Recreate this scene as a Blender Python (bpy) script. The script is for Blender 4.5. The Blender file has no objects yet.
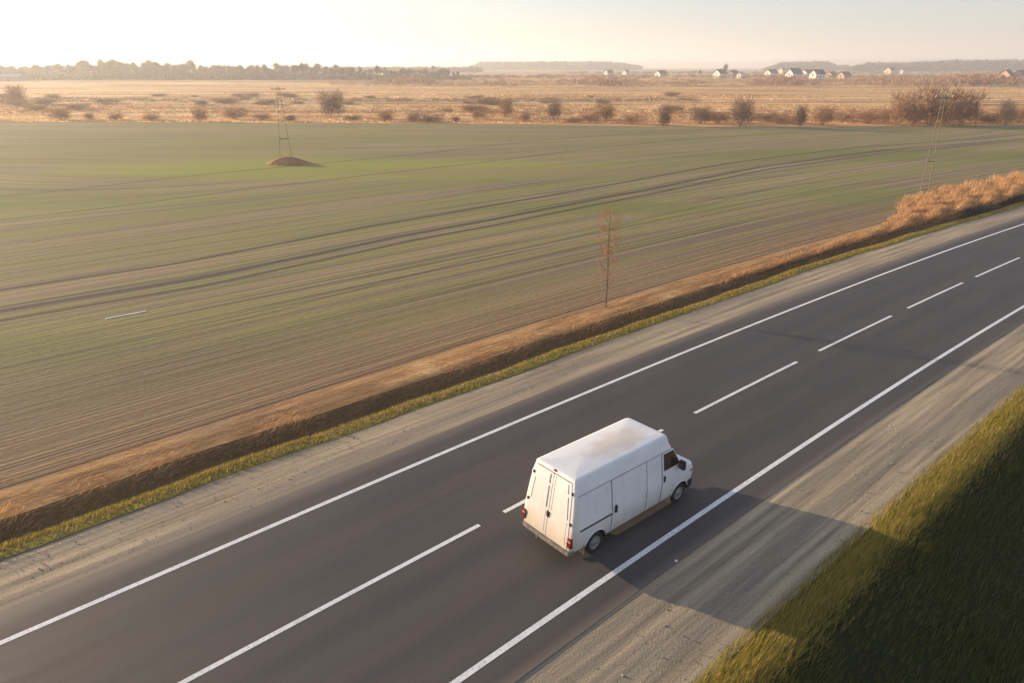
import bpy, bmesh, math, random
import numpy as np
from mathutils import Vector, Matrix
random.seed(7); rng = np.random.default_rng(7)
R = math.radians
scn = bpy.context.scene
col = scn.collection

# ------------------------------------------------------------------ camera
CAM_H = 12.5
PITCH = math.atan((341.5 - 66) / 700.0)
cam_d = bpy.data.cameras.new('camera'); cam = bpy.data.objects.new('camera', cam_d); col.objects.link(cam)
cam.location = (0, 0, CAM_H); cam.rotation_euler = (math.pi / 2 - PITCH, 0, 0)
cam_d.sensor_width = 36; cam_d.lens = 700 / 1024 * 36; cam_d.clip_start = .1; cam_d.clip_end = 40000
scn.camera = cam

# ------------------------------------------------------------------ sky, sun, exposure
SUN_EL = 9.5
SUN_AZ = 62.5            # degrees from the view direction towards the left
world = bpy.data.worlds.new('World'); scn.world = world; world.use_nodes = True
wn = world.node_tree; bg = wn.nodes['Background']
sky = wn.nodes.new('ShaderNodeTexSky'); sky.sky_type = 'NISHITA'; sky.sun_disc = False
sky.sun_elevation = R(SUN_EL); sky.sun_rotation = R(-SUN_AZ)
sky.air_density = 1.0; sky.dust_density = .6; sky.ozone_density = 3.0; sky.altitude = 200
veil = wn.nodes.new('ShaderNodeMix'); veil.data_type = 'RGBA'; veil.inputs[0].default_value = .50     # thin high veil of cloud over the whole sky
veil.inputs[7].default_value = (2.16, 2.18, 2.46, 1)
wn.links.new(sky.outputs[0], veil.inputs[6]); wn.links.new(veil.outputs[2], bg.inputs[0]); bg.inputs[1].default_value = .108
sun_d = bpy.data.lights.new('sun', 'SUN'); sun = bpy.data.objects.new('sun', sun_d); col.objects.link(sun)
sun_d.energy = 5.0; sun_d.angle = R(.5); sun_d.color = (1.0, .76, .50)
sdir = Vector((-math.sin(R(SUN_AZ)) * math.cos(R(SUN_EL)), math.cos(R(SUN_AZ)) * math.cos(R(SUN_EL)), math.sin(R(SUN_EL))))
sun.rotation_euler = (-sdir).to_track_quat('-Z', 'Y').to_euler()
sun.location = (-40, 20, 60)
vs = scn.view_settings; vs.view_transform = 'Standard'; vs.look = 'None'; vs.gamma = 1; vs.use_curve_mapping = False
vs.exposure = 1.27
scn.cycles.use_denoising = True
scn.cycles.volume_bounces = 1; scn.cycles.max_bounces = 6

# ------------------------------------------------------------------ coordinates of the road
ANG = R(42.3)
DX, DY = math.cos(ANG), math.sin(ANG)
NX, NY = -DY, DX
def curve(s):
    s = np.asarray(s, float)
    a = np.clip(s - 5, 0, 110)
    return -.00066 * a * a - 2 * .00066 * 110 * np.clip(s - 115, 0, None)
def st(s, t):
    """s metres along the road, t metres across it"""
    t2 = np.asarray(t, float) + curve(s); s = np.asarray(s, float)
    return s * DX + t2 * NX, s * DY + t2 * NY
def sstep(a, b, x):
    x = np.clip((np.asarray(x, float) - a) / (b - a), 0, 1); return x * x * (3 - 2 * x)
def wobf(s): return np.sin(s * .31) * .45 + np.sin(s * .13 + 1.3) * .6 + np.sin(s * .83 + 2) * .3 + np.sin(s * 2.3 + np.sin(s * .6)) * .16
def far_x(px, Y, z=0):
    return (px - 512) / 700 * (Y * math.cos(PITCH) + (CAM_H - z) * math.sin(PITCH))

# ------------------------------------------------------------------ small helpers
def tag(o, label=None, cat=None, group=None, kind=None):
    if label: o['label'] = label
    if cat: o['category'] = cat
    if group: o['group'] = group
    if kind: o['kind'] = kind
    return o
def empty(name, loc, rz=0):
    o = bpy.data.objects.new(name, None); col.objects.link(o); o.location = loc; o.rotation_euler = (0, 0, rz)
    o.empty_display_size = .3; return o
def mesh_obj(name, verts, faces, m, parent=None, smooth=False, uvs=None):
    me = bpy.data.meshes.new(name); me.from_pydata([tuple(v) for v in verts], [], [tuple(f) for f in faces])
    if uvs:
        for un, uv in uvs.items():
            l = me.uv_layers.new(name=un); idx = np.empty(len(me.loops), int); me.loops.foreach_get('vertex_index', idx)
            l.data.foreach_set('uv', np.asarray(uv, float)[idx].ravel())
    if smooth: me.polygons.foreach_set('use_smooth', [True] * len(me.polygons))
    me.update(); o = bpy.data.objects.new(name, me); col.objects.link(o)
    if m: me.materials.append(m)
    if parent: o.parent = parent
    return o
def tri_obj(name, V, m, parent=None, k=3):
    """V: (n,k,3) array, each row one loose k-gon"""
    V = np.asarray(V, np.float32); n = len(V)
    me = bpy.data.meshes.new(name); me.vertices.add(n * k); me.vertices.foreach_set('co', V.ravel())
    me.loops.add(n * k); me.loops.foreach_set('vertex_index', np.arange(n * k, dtype=np.int32))
    me.polygons.add(n); me.polygons.foreach_set('loop_start', np.arange(n, dtype=np.int32) * k)
    me.update(calc_edges=True); me.validate()
    o = bpy.data.objects.new(name, me); col.objects.link(o); me.materials.append(m)
    if parent: o.parent = parent
    return o
def blades(name, P, h, w, lean, m, parent=None):
    """bent grass blades: P (n,3) roots, h heights, w widths, lean (n,2) tip offset. Each blade = 5 verts, quad + tri"""
    n = len(P); a = rng.uniform(0, 2 * np.pi, n); sx = np.stack([np.cos(a), np.sin(a), np.zeros(n)], 1) * (w / 2)[:, None]
    L = np.concatenate([lean, np.zeros((n, 1))], 1)
    mid = P + L * .35; mid[:, 2] += h * .6
    tip = P + L; tip[:, 2] += h
    V = np.stack([P - sx, P + sx, mid + sx * .7, mid - sx * .7, tip], 1).astype(np.float32)
    me = bpy.data.meshes.new(name); me.vertices.add(n * 5); me.vertices.foreach_set('co', V.ravel())
    b = np.arange(n, dtype=np.int32)[:, None] * 5
    loops = (b + np.array([0, 1, 2, 3, 3, 2, 4], dtype=np.int32)).ravel()
    me.loops.add(n * 7); me.loops.foreach_set('vertex_index', loops)
    ls = (np.arange(n, dtype=np.int32)[:, None] * 7 + np.array([0, 4], dtype=np.int32)).ravel()
    me.polygons.add(n * 2); me.polygons.foreach_set('loop_start', ls); me.update(calc_edges=True)
    o = bpy.data.objects.new(name, me); col.objects.link(o); me.materials.append(m)
    if parent: o.parent = parent
    return o
class MB:
    def __init__(s): s.v = []; s.f = []
    def add(s, V, F):
        b = len(s.v); s.v += [tuple(v) for v in V]; s.f += [tuple(b + i for i in f) for f in F]; return s
    def box(s, x0, x1, y0, y1, z0, z1):
        return s.add([(x, y, z) for z in (z0, z1) for y in (y0, y1) for x in (x0, x1)],
                     [(0, 2, 3, 1), (4, 5, 7, 6), (0, 1, 5, 4), (2, 6, 7, 3), (0, 4, 6, 2), (1, 3, 7, 5)])
    def tube(s, pts, rad, n=8):
        pts = [Vector(p) for p in pts]; rad = rad if hasattr(rad, '__len__') else [rad] * len(pts); b = len(s.v)
        for i, p in enumerate(pts):
            d = (pts[min(i + 1, len(pts) - 1)] - pts[max(i - 1, 0)]).normalized()
            u = d.orthogonal().normalized() if i == 0 else (u - d * u.dot(d)).normalized()
            w = d.cross(u)
            for k in range(n):
                a = 2 * math.pi * k / n; s.v.append(tuple(p + (u * math.cos(a) + w * math.sin(a)) * rad[i]))
        for i in range(len(pts) - 1):
            for k in range(n):
                a0 = b + i * n + k; a1 = b + i * n + (k + 1) % n; s.f.append((a0, a1, a1 + n, a0 + n))
        s.f.append(tuple(b + k for k in range(n))[::-1]); s.f.append(tuple(b + (len(pts) - 1) * n + k for k in range(n)))
        return s
    def lathe(s, prof, c, n=28):
        """profile (radius, y) turned round the y axis through c"""
        b = len(s.v)
        for r, y in prof:
            for k in range(n):
                a = 2 * math.pi * k / n; s.v.append((c[0] + r * math.cos(a), c[1] + y, c[2] + r * math.sin(a)))
        for i in range(len(prof) - 1):
            for k in range(n):
                a0 = b + i * n + k; a1 = b + i * n + (k + 1) % n; s.f.append((a0, a0 + n, a1 + n, a1))
        return s
    def build(s, name, m, parent=None, smooth=False, bevel=0):
        o = mesh_obj(name, s.v, s.f, m, parent, smooth)
        bm = bmesh.new(); bm.from_mesh(o.data); bmesh.ops.recalc_face_normals(bm, faces=bm.faces)
        if bevel: bmesh.ops.bevel(bm, geom=list(bm.edges), offset=bevel, segments=2, affect='EDGES', profile=.5)
        bm.to_mesh(o.data); bm.free(); return o
def copy_tree(o, parent=None):
    c = o.copy(); col.objects.link(c); c.parent = parent
    for ch in list(o.children): copy_tree(ch, c)
    return c

# ------------------------------------------------------------------ materials
def mat(name, c=(.5, .5, .5), rough=.7, metal=0, spec=.4):
    m = bpy.data.materials.new(name); m.use_nodes = True; b = m.node_tree.nodes['Principled BSDF']
    b.inputs['Base Color'].default_value = (*c, 1); b.inputs['Roughness'].default_value = rough; b.inputs['Metallic'].default_value = metal
    b.inputs['Specular IOR Level'].default_value = spec
    return m
class NT:
    """terse node builder"""
    def __init__(s, m): s.t = m.node_tree; s.b = s.t.nodes['Principled BSDF']
    def n(s, ty, **k):
        nd = s.t.nodes.new(ty)
        for a, v in k.items(): setattr(nd, a, v)
        return nd
    def link(s, a, b): s.t.links.new(a, b)
    def setin(s, i, v):
        if isinstance(v, (int, float)): i.default_value = v
        elif isinstance(v, (tuple, list)): i.default_value = v if len(v) != 3 or i.type != 'RGBA' else (*v, 1)
        else: s.link(v, i)
    def uv(s, name): return s.n('ShaderNodeUVMap', uv_map=name).outputs[0]
    def obj(s): return s.n('ShaderNodeTexCoord').outputs['Object']
    def mapping(s, v, scale=(1, 1, 1), loc=(0, 0, 0)):
        m = s.n('ShaderNodeMapping'); s.link(v, m.inputs[0]); m.inputs['Scale'].default_value = scale; m.inputs['Location'].default_value = loc; return m.outputs[0]
    def noise(s, v, scale=1, det=3, rough=.5, aniso=None, loc=(0, 0, 0), dist=0):
        if aniso: v = s.mapping(v, aniso, loc)
        nd = s.n('ShaderNodeTexNoise'); s.link(v, nd.inputs['Vector']); nd.inputs['Scale'].default_value = scale
        nd.inputs['Detail'].default_value = det; nd.inputs['Roughness'].default_value = rough; nd.inputs['Distortion'].default_value = dist
        return nd.outputs[0]
    def ramp(s, f, stops, interp='LINEAR'):
        r = s.n('ShaderNodeValToRGB'); s.link(f, r.inputs[0]); r.color_ramp.interpolation = interp; e = r.color_ramp.elements
        while len(e) < len(stops): e.new(.5)
        for x, (p, c) in zip(e, stops): x.position = p; x.color = (*c, 1) if hasattr(c, '__len__') else (c, c, c, 1)
        return r.outputs[0]
    def mix(s, f, a, b, mode='MIX'):
        m = s.n('ShaderNodeMix', data_type='RGBA', blend_type=mode); s.setin(m.inputs[0], f); s.setin(m.inputs[6], a); s.setin(m.inputs[7], b); return m.outputs[2]
    def math(s, op, a, b=0, c=None, clamp=False):
        m = s.n('ShaderNodeMath', operation=op, use_clamp=clamp); s.setin(m.inputs[0], a); s.setin(m.inputs[1], b)
        if c is not None: s.setin(m.inputs[2], c)
        return m.outputs[0]
    def mr(s, v, a, b, c=0, d=1, smooth=True):
        m = s.n('ShaderNodeMapRange'); m.interpolation_type = 'SMOOTHSTEP' if smooth else 'LINEAR'
        for i, x in enumerate((v, a, b, c, d)): s.setin(m.inputs[i], x)
        return m.outputs[0]
    def sep(s, v):
        q = s.n('ShaderNodeSeparateXYZ'); s.link(v, q.inputs[0]); return q.outputs
    def bump(s, h, strength=.5, dist=.05):
        b = s.n('ShaderNodeBump'); b.inputs['Strength'].default_value = strength; b.inputs['Distance'].default_value = dist
        s.link(h, b.inputs['Height']); s.link(b.outputs[0], s.b.inputs['Normal'])
    def base(s, c): s.link(c, s.b.inputs['Base Color'])
    def rough(s, c): s.link(c, s.b.inputs['Roughness'])

def m_asphalt():
    m = mat('asphalt', rough=.75, spec=.35); n = NT(m); uv = n.uv('road')
    x, y, z = n.sep(uv)
    fine = n.noise(uv, 1, 4, .6, aniso=(22, 30, 1))
    strk = n.noise(uv, 1, 3, .5, aniso=(.05, 2.2, 1)); strk2 = n.noise(uv, 1, 2, .5, aniso=(.02, .7, 1), loc=(3, 1, 0))
    patch = n.noise(uv, 1, 3, .55, aniso=(.25, .5, 1), loc=(9, 2, 0))
    c = n.ramp(strk, [(.36, (.052, .044, .042)), (.64, (.078, .064, .058))])
    c = n.mix(n.mr(strk2, .35, .65, 0, .5), c, (.082, .071, .066))
    c = n.mix(n.mr(patch, .4, .7, 0, .35), c, (.040, .038, .041))
    # polished wheel paths: a pair in each lane
    for c0 in (10.6, 12.3, 14.5, 16.2):
        d = n.math('ABSOLUTE', n.math('SUBTRACT', y, c0)); k = n.mr(d, .1, .55, .35, 0)
        c = n.mix(k, c, (.038, .037, .040))
    c = n.mix(n.mr(fine, .2, .8, 0, .5), c, n.mix(.5, c, (.12, .115, .11)))
    # dusty edges
    edg = n.math('ADD', y, n.math('MULTIPLY', n.math('SUBTRACT', strk2, .5), 1.0))
    e = n.math('ADD', n.mr(edg, 8.3, 8.8, .55, 0), n.mr(edg, 17.7, 18.7, 0, .75))
    c = n.mix(e, c, n.mix(strk, (.17, .14, .11), (.27, .215, .165)))
    n.base(c); n.rough(n.mr(strk, .3, .7, .62, .8)); n.bump(fine, .25, .01); return m
def m_paint():
    m = mat('road_paint', rough=.6); n = NT(m); o = n.obj()
    a = n.noise(o, 14, 4, .7); b = n.noise(o, 1.3, 3, .6)
    c = n.ramp(b, [(.35, (.66, .66, .67)), (.65, (.80, .80, .80))]); c = n.mix(n.mr(a, .53, .68, 0, .7), c, (.2, .19, .19)); c = n.mix(n.mr(b, .56, .7, 0, .35), c, (.3, .28, .27))
    n.base(c); n.bump(a, .2, .005); return m
def m_gravel():
    m = mat('shoulder_gravel', rough=.95, spec=.2); n = NT(m); uv = n.uv('road'); o = n.obj()
    fine = n.noise(uv, 1, 4, .7, aniso=(14, 18, 1)); s1 = n.noise(uv, 1, 4, .6, aniso=(.12, 3.2, 1)); s2 = n.noise(uv, 1, 3, .5, aniso=(.05, 1.1, 1), loc=(4, 7, 0))
    s3 = n.noise(uv, 1, 4, .6, aniso=(.5, 9, 1), loc=(1, 3, 0))
    c = n.ramp(s1, [(.34, (.19, .155, .11)), (.46, (.32, .26, .18)), (.56, (.42, .335, .225)), (.66, (.52, .41, .27))])
    c = n.mix(n.mr(s2, .48, .62, 0, .7), c, (.22, .195, .155)); c = n.mix(n.mr(s3, .5, .75, 0, .5), c, (.42, .325, .235))
    c = n.mix(n.mr(fine, .35, .75, 0, .4), c, (.16, .135, .11)); c = n.mix(n.mr(fine, .62, .72, 0, .6), c, (.42, .36, .29))
    n.base(c); n.bump(n.math('ADD', fine, n.math('MULTIPLY', s1, .8)), .8, .03); return m
def m_soil_grass(name, a, b, c3, dens=1.0):
    m = mat(name, rough=.95, spec=.15); n = NT(m); uv = n.uv('road')
    f = n.noise(uv, 1, 4, .7, aniso=(5 * dens, 9 * dens, 1)); g = n.noise(uv, 1, 3, .55, aniso=(.25, 1.6, 1), loc=(2, 5, 0))
    c = n.ramp(f, [(.3, a), (.6, b), (.8, c3)]); c = n.mix(n.mr(g, .45, .7, 0, .6), c, a)
    n.base(c); n.bump(f, .9, .08); return m
def m_lip():
    m = mat('dry_lip_turf', rough=.95, spec=.1); n = NT(m); uv = n.uv('road'); x, y, z = n.sep(uv)
    f = n.noise(uv, 1, 4, .7, aniso=(4, 9, 1)); g = n.noise(uv, 1, 4, .6, aniso=(.22, 2.4, 1)); h = n.noise(uv, 1, 3, .6, aniso=(.12, .6, 1), loc=(3, 8, 0))
    c = n.ramp(g, [(.36, (.32, .17, .07)), (.48, (.60, .33, .13)), (.56, (.76, .44, .18)), (.66, (.88, .60, .29))])
    c = n.mix(n.mr(h, .45, .62, 0, .7), c, (.26, .16, .085)); c = n.mix(n.mr(f, .4, .7, 0, .4), c, (.22, .13, .07))
    e = n.math('ADD', y, n.math('MULTIPLY', n.math('SUBTRACT', g, .5), 2.2)); c = n.mix(n.mr(e, 24.0, 25.4), c, n.mix(g, (.17, .12, .08), (.42, .28, .17)))
    n.base(c); n.bump(n.math('ADD', f, g), .8, .06); return m
def m_field():
    m = mat('winter_crop', rough=.95, spec=.1); n = NT(m); uv = n.uv('rows'); tk = n.uv('tracks'); o = n.obj()
    r1 = n.noise(uv, 1, 3, .6, aniso=(.03, 5.5, 1)); r2 = n.noise(uv, 1, 3, .5, aniso=(.012, 1.1, 1), loc=(3, 9, 0))
    r3 = n.noise(uv, 1, 3, .5, aniso=(.008, .22, 1), loc=(8, 2, 0)); big = n.noise(o, 1, 3, .5, aniso=(.012, .02, 1), loc=(2, 1, 0))
    fine = n.noise(o, 3.5, 4, .7); x, y, z = n.sep(uv); px, py, pz = n.sep(o)
    green = (.25, .245, .065); soil = (.33, .235, .145); olive = (.30, .26, .11); pink = (.40, .28, .18); grey = (.20, .16, .125)
    c = n.ramp(r1, [(.36, (.10, .085, .065)), (.43, grey), (.49, soil), (.54, olive), (.60, green), (.68, (.30, .25, .15))])
    r4 = n.noise(uv, 1, 2, .5, aniso=(.02, 2.0, 1), loc=(6, 1, 0))
    c = n.mix(n.mr(r4, .53, .62, 0, n.mr(y, 45, 60, .8, .4)), c, (.105, .085, .075)); c = n.mix(n.mr(r4, .47, .38, 0, .6), c, (.32, .29, .13))
    c = n.mix(n.mr(r2, .50, .63, 0, .6), c, green); c = n.mix(n.mr(r2, .48, .36, 0, .7), c, grey)
    c = n.mix(n.mr(r3, .5, .62, 0, .4), c, pink); c = n.mix(n.mr(r3, .48, .38, 0, .5), c, green); c = n.mix(n.mr(big, .5, .64, 0, .5), c, green)
    def blob(cx, cy, rx, ry, amt, colr, c):
        dx = n.math('DIVIDE', n.math('SUBTRACT', px, cx), rx); dy = n.math('DIVIDE', n.math('SUBTRACT', py, cy), ry)
        d = n.math('ADD', n.math('MULTIPLY', dx, dx), n.math('MULTIPLY', dy, dy))
        d = n.math('ADD', d, n.math('MULTIPLY', n.math('SUBTRACT', r2, .5), 1.6))
        return n.mix(n.mr(d, .15, 1.15, amt, 0), c, colr)
    c = blob(-22, 93, 42, 12, .8, (.30, .31, .06), c); c = blob(38, 71, 12, 8, .6, (.18, .24, .045), c)
    c = blob(-24, 30, 9, 3, .45, (.19, .22, .05), c); c = blob(2, 90, 30, 6, .45, (.27, .185, .12), c); c = blob(8, 66, 14, 4.5, .6, (.16, .19, .045), c)
    c = blob(60, 108, 45, 9, .5, (.15, .18, .045), c); c = blob(-60, 70, 40, 8, .4, (.16, .18, .05), c)
    c = blob(-14, 26, 24, 8, .4, (.15, .125, .09), c)  # darker near-left patch, vignetting painted into the crop colour
    # dry, bare margin beside the ditch
    tx, ty, tz = n.sep(tk)
    wob = n.math('ADD', tx, n.math('MULTIPLY', n.math('SUBTRACT', r2, .5), 5.0))
    c = n.mix(n.mr(wob, 23.5, 32.0, .85, 0), c, n.mix(n.mr(r1, .4, .6), (.15, .095, .06), (.46, .27, .15)))
    c = n.mix(n.mr(wob, 27.0, 40.0, .4, 0), c, (.20, .14, .095))
    # tractor wheelings
    for c0, w, amt in ((0, .42, .9), (-1.9, .30, .85), (.95, .25, .5), (4.9, .28, .9), (-9.5, .15, .4), (11.5, .15, .3), (30, .35, .55), (44, .4, .45)):
        d = n.math('ABSOLUTE', n.math('ADD', n.math('SUBTRACT', ty, c0), n.math('MULTIPLY', n.math('SUBTRACT', big, .5), 1.2 if abs(c0) > 6 else .3)))
        c = n.mix(n.mr(d, w * .35, w * 1.5, amt, 0), c, (.075, .06, .058))
    c = n.mix(n.mr(fine, .3, .7, 0, .3), c, n.mix(.5, c, (.10, .09, .06)))
    n.base(c)
    n.bump(n.math('ADD', n.math('MULTIPLY', r1, 1.2), n.math('MULTIPLY', fine, .6)), .55, .10); return m
def m_steppe():
    m = mat('dry_grassland', rough=.95, spec=.1); n = NT(m); o = n.obj()
    a = n.noise(o, 1, 4, .6, aniso=(.012, .09, 1), dist=.3); b = n.noise(o, 1, 4, .6, aniso=(.03, .30, 1), loc=(5, 5, 0)); f = n.noise(o, .5, 4, .7)
    g = n.noise(o, 1, 3, .5, aniso=(.004, .02, 1), loc=(1, 3, 0)); x, y, z = n.sep(o)
    c = n.ramp(a, [(.34, (.26, .14, .065)), (.44, (.50, .28, .12)), (.54, (.70, .44, .19)), (.66, (.86, .64, .34))])
    c = n.mix(n.mr(b, .5, .75, 0, .6), c, (.20, .12, .075)); c = n.mix(n.mr(g, .5, .65, 0, .5), c, (.44, .25, .135))
    c = n.mix(n.mr(f, .4, .75, 0, .35), c, (.2, .13, .08))
    c = n.mix(n.mr(y, 700, 1300, 0, .6), c, (.24, .19, .13))
    c = n.mix(n.mr(n.math('ADD', y, n.math('MULTIPLY', a, 14)), 178, 215, .85, 0), c, n.mix(b, (.40, .18, .07), (.78, .42, .18)))
    n.base(c); n.bump(f, .8, .4); return m
def m_blade(name, stops, trans=.35):
    m = mat(name, rough=.8, spec=.15); n = NT(m); r = n.n('ShaderNodeNewGeometry').outputs['Random Per Island']
    c = n.ramp(r, stops); n.base(c)
    tr = n.n('ShaderNodeBsdfTranslucent'); n.link(c, tr.inputs[0]); mx = n.n('ShaderNodeMixShader'); mx.inputs[0].default_value = trans
    n.link(n.b.outputs[0], mx.inputs[1]); n.link(tr.outputs[0], mx.inputs[2]); n.link(mx.outputs[0], n.t.nodes['Material Output'].inputs[0]); return m
def m_vary(name, a, b, scale=6, rough=.8, bump=.2, dist=.02, spec=.3):
    m = mat(name, rough=rough, spec=spec); n = NT(m); f = n.noise(n.obj(), scale, 4, .6); n.base(n.ramp(f, [(.3, a), (.7, b)])); n.bump(f, bump, dist); return m
def m_van(name='van_white', streak=1.0):
    m = mat(name, rough=.42, spec=.45); n = NT(m); o = n.obj(); x, y, z = n.sep(o)
    a = n.noise(o, 1.6, 4, .6); b = n.noise(o, 1, 4, .6, aniso=(5, 5, 1.1)); f = n.noise(o, 26, 3, .6)
    c = n.ramp(a, [(.3, (.72, .73, .74)), (.7, (.79, .79, .79))])
    # road dirt on the lower body
    d = n.math('MULTIPLY', n.mr(n.math('ADD', z, n.math('MULTIPLY', b, .7)), .70, 1.5, .9, 0), n.mr(b, .3, .7, .35, 1))
    c = n.mix(d, c, (.46, .38, .29))
    v = n.noise(o, 1, 4, .65, aniso=(9, 9, .9), loc=(3, 1, 0)); c = n.mix(n.math('MULTIPLY', n.mr(v, .48, .72, 0, .3), n.mr(z, 2.42, 1.9)), c, (.52, .44, .35))
    rr_ = n.math('MULTIPLY', n.mr(x, -.6, -.9), n.mr(z, 1.9, .6, .25, .7)); c = n.mix(n.math('MULTIPLY', rr_, n.mr(a, .3, .6, .4, 1)), c, (.56, .46, .35))
    # stain on the roof
    rx = n.math('DIVIDE', n.math('SUBTRACT', x, 1.7), 1.25); ry = n.math('DIVIDE', n.math('ADD', y, .1), .5)
    q = n.math('ADD', n.math('MULTIPLY', rx, rx), n.math('MULTIPLY', ry, ry)); q = n.math('ADD', q, n.math('MULTIPLY', n.math('SUBTRACT', a, .5), 3))
    c = n.mix(n.math('MULTIPLY', n.mr(q, .1, 1.5, .6, 0), n.mr(z, 2.4, 2.46)), c, (.60, .49, .37))
    c = n.mix(n.mr(f, .62, .74, 0, .35), c, (.42, .36, .3))
    n.base(c); n.rough(n.mr(a, .3, .7, .35, .55)); return m

M = dict(
    asphalt=m_asphalt(), paint=m_paint(), gravel=m_gravel(), field=m_field(), steppe=m_steppe(),
    bank=m_soil_grass('bank_turf', (.014, .016, .007), (.022, .026, .009), (.05, .045, .02)),  # shade of the slope facing away from the sun put into the turf colour
    verge=m_soil_grass('verge_turf', (.12, .11, .025), (.22, .19, .04), (.32, .25, .08)),
    lip=m_lip(),
    ditch=m_soil_grass('ditch_turf', (.09, .055, .026), (.19, .115, .05), (.36, .22, .10)),
    lowland=m_soil_grass('lowland', (.13, .115, .09), (.19, .165, .13), (.25, .21, .155), .5),
    green_blade=m_blade('green_blade', [(0, (.022, .036, .006)), (.4, (.045, .062, .010)), (.75, (.085, .088, .015)), (1, (.17, .13, .035))], .2),  # greens darkened, the bank's shade carried in the blade colour
    yellow_blade=m_blade('yellow_blade', [(0, (.11, .13, .02)), (.3, (.20, .19, .03)), (.6, (.38, .29, .05)), (.85, (.50, .36, .10)), (1, (.42, .27, .12))]),
    dry_blade=m_blade('dry_blade', [(0, (.30, .16, .07)), (.35, (.52, .29, .13)), (.7, (.68, .42, .21)), (1, (.80, .56, .33))], .5),
    dark_blade=m_blade('dark_blade', [(0, (.035, .035, .03)), (.5, (.06, .055, .045)), (1, (.13, .10, .07))], .15),
    steppe_blade=m_blade('steppe_blade', [(0, (.42, .24, .11)), (.5, (.62, .38, .18)), (1, (.80, .56, .32))], .5),
    twig=m_blade('twig', [(0, (.13, .09, .065)), (.5, (.20, .135, .095)), (1, (.30, .20, .135))], .15),
    redtwig=m_blade('red_twig', [(0, (.20, .11, .065)), (.5, (.32, .18, .10)), (1, (.44, .26, .15))], .2),
    rust=m_blade('rust_leaf', [(0, (.30, .12, .05)), (.5, (.45, .20, .09)), (1, (.55, .30, .16))], .4),
    stalk=m_blade('stalk', [(0, (.10, .07, .04)), (.6, (.20, .14, .08)), (1, (.34, .25, .15))], .3), pebble=m_blade('pebble', [(0, (.10, .09, .08)), (.5, (.25, .22, .18)), (1, (.46, .41, .35))], .0),
    greytwig=m_blade('grey_twig', [(0, (.14, .13, .115)), (.5, (.21, .19, .165)), (1, (.30, .26, .22))], .2), palewood=m_vary('weathered_wood', (.19, .15, .105), (.30, .24, .175), 6, .85),  # grey twigs: tree belt's haze partly painted in, greyed and lightened
    bark=m_vary('bark', (.10, .075, .055), (.19, .15, .11), 9, .9, .5, .02),
    wood=m_blade('wood_mass', [(0, (.06, .065, .06)), (.5, (.09, .09, .08)), (1, (.13, .12, .10))], .05),
    concrete=m_vary('concrete', (.36, .33, .29), (.50, .46, .40), 5, .85), steel=m_vary('steel', (.16, .15, .15), (.26, .25, .24), 8, .55),
    mound=m_vary('mound_soil', (.26, .13, .065), (.42, .22, .11), 2.2, .95, .8, .1), pale_piece=m_vary('pale_piece', (.55, .53, .50), (.72, .70, .66), 3, .7),
    van=m_van(), rubber=m_vary('rubber', (.022, .021, .02), (.05, .045, .04), 9, .85), black=m_vary('black_plastic', (.018, .018, .019), (.035, .034, .034), 12, .5, .1),
    seam=mat('seam', (.15, .14, .135), .8), hub=m_vary('hub_steel', (.16, .155, .15), (.32, .31, .30), 12, .5, .1), well=mat('wheel_well', (.015, .014, .013), .95),
    glass=mat('window_glass', (.035, .022, .014), .06, 0, .6), red=mat('red_lens', (.17, .008, .008), .25), amber=mat('amber_lens', (.30, .05, .01), .25),
    clear=mat('clear_lens', (.35, .30, .30), .15), flap=m_vary('mudflap', (.30, .22, .13), (.50, .38, .24), 14, .8), bumper=m_vary('dull_bumper', (.10, .095, .085), (.24, .215, .18), 7, .7), plate=mat('plate', (.7, .7, .66), .5),
    hw_white=m_vary('render_white', (.70, .68, .64), (.82, .80, .76), 1, .8), hw_cream=m_vary('render_cream', (.62, .52, .38), (.74, .62, .46), 1, .8),
    hw_brick=m_vary('pale_brick', (.50, .33, .22), (.64, .44, .30), 2, .85), hw_pink=m_vary('render_pink', (.55, .38, .32), (.66, .46, .38), 1, .8),
    slate=m_vary('slate_roof', (.035, .045, .055), (.06, .07, .085), 2, .6), brownroof=m_vary('brown_roof', (.12, .055, .04), (.19, .09, .06), 2, .7),
    blueroof=m_vary('blue_sheet', (.10, .22, .34), (.16, .30, .42), .5, .5), greyroof=m_vary('grey_sheet', (.13, .15, .16), (.20, .22, .23), .5, .5),
    pane=mat('house_pane', (.03, .035, .045), .1, 0, .6),
)

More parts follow.
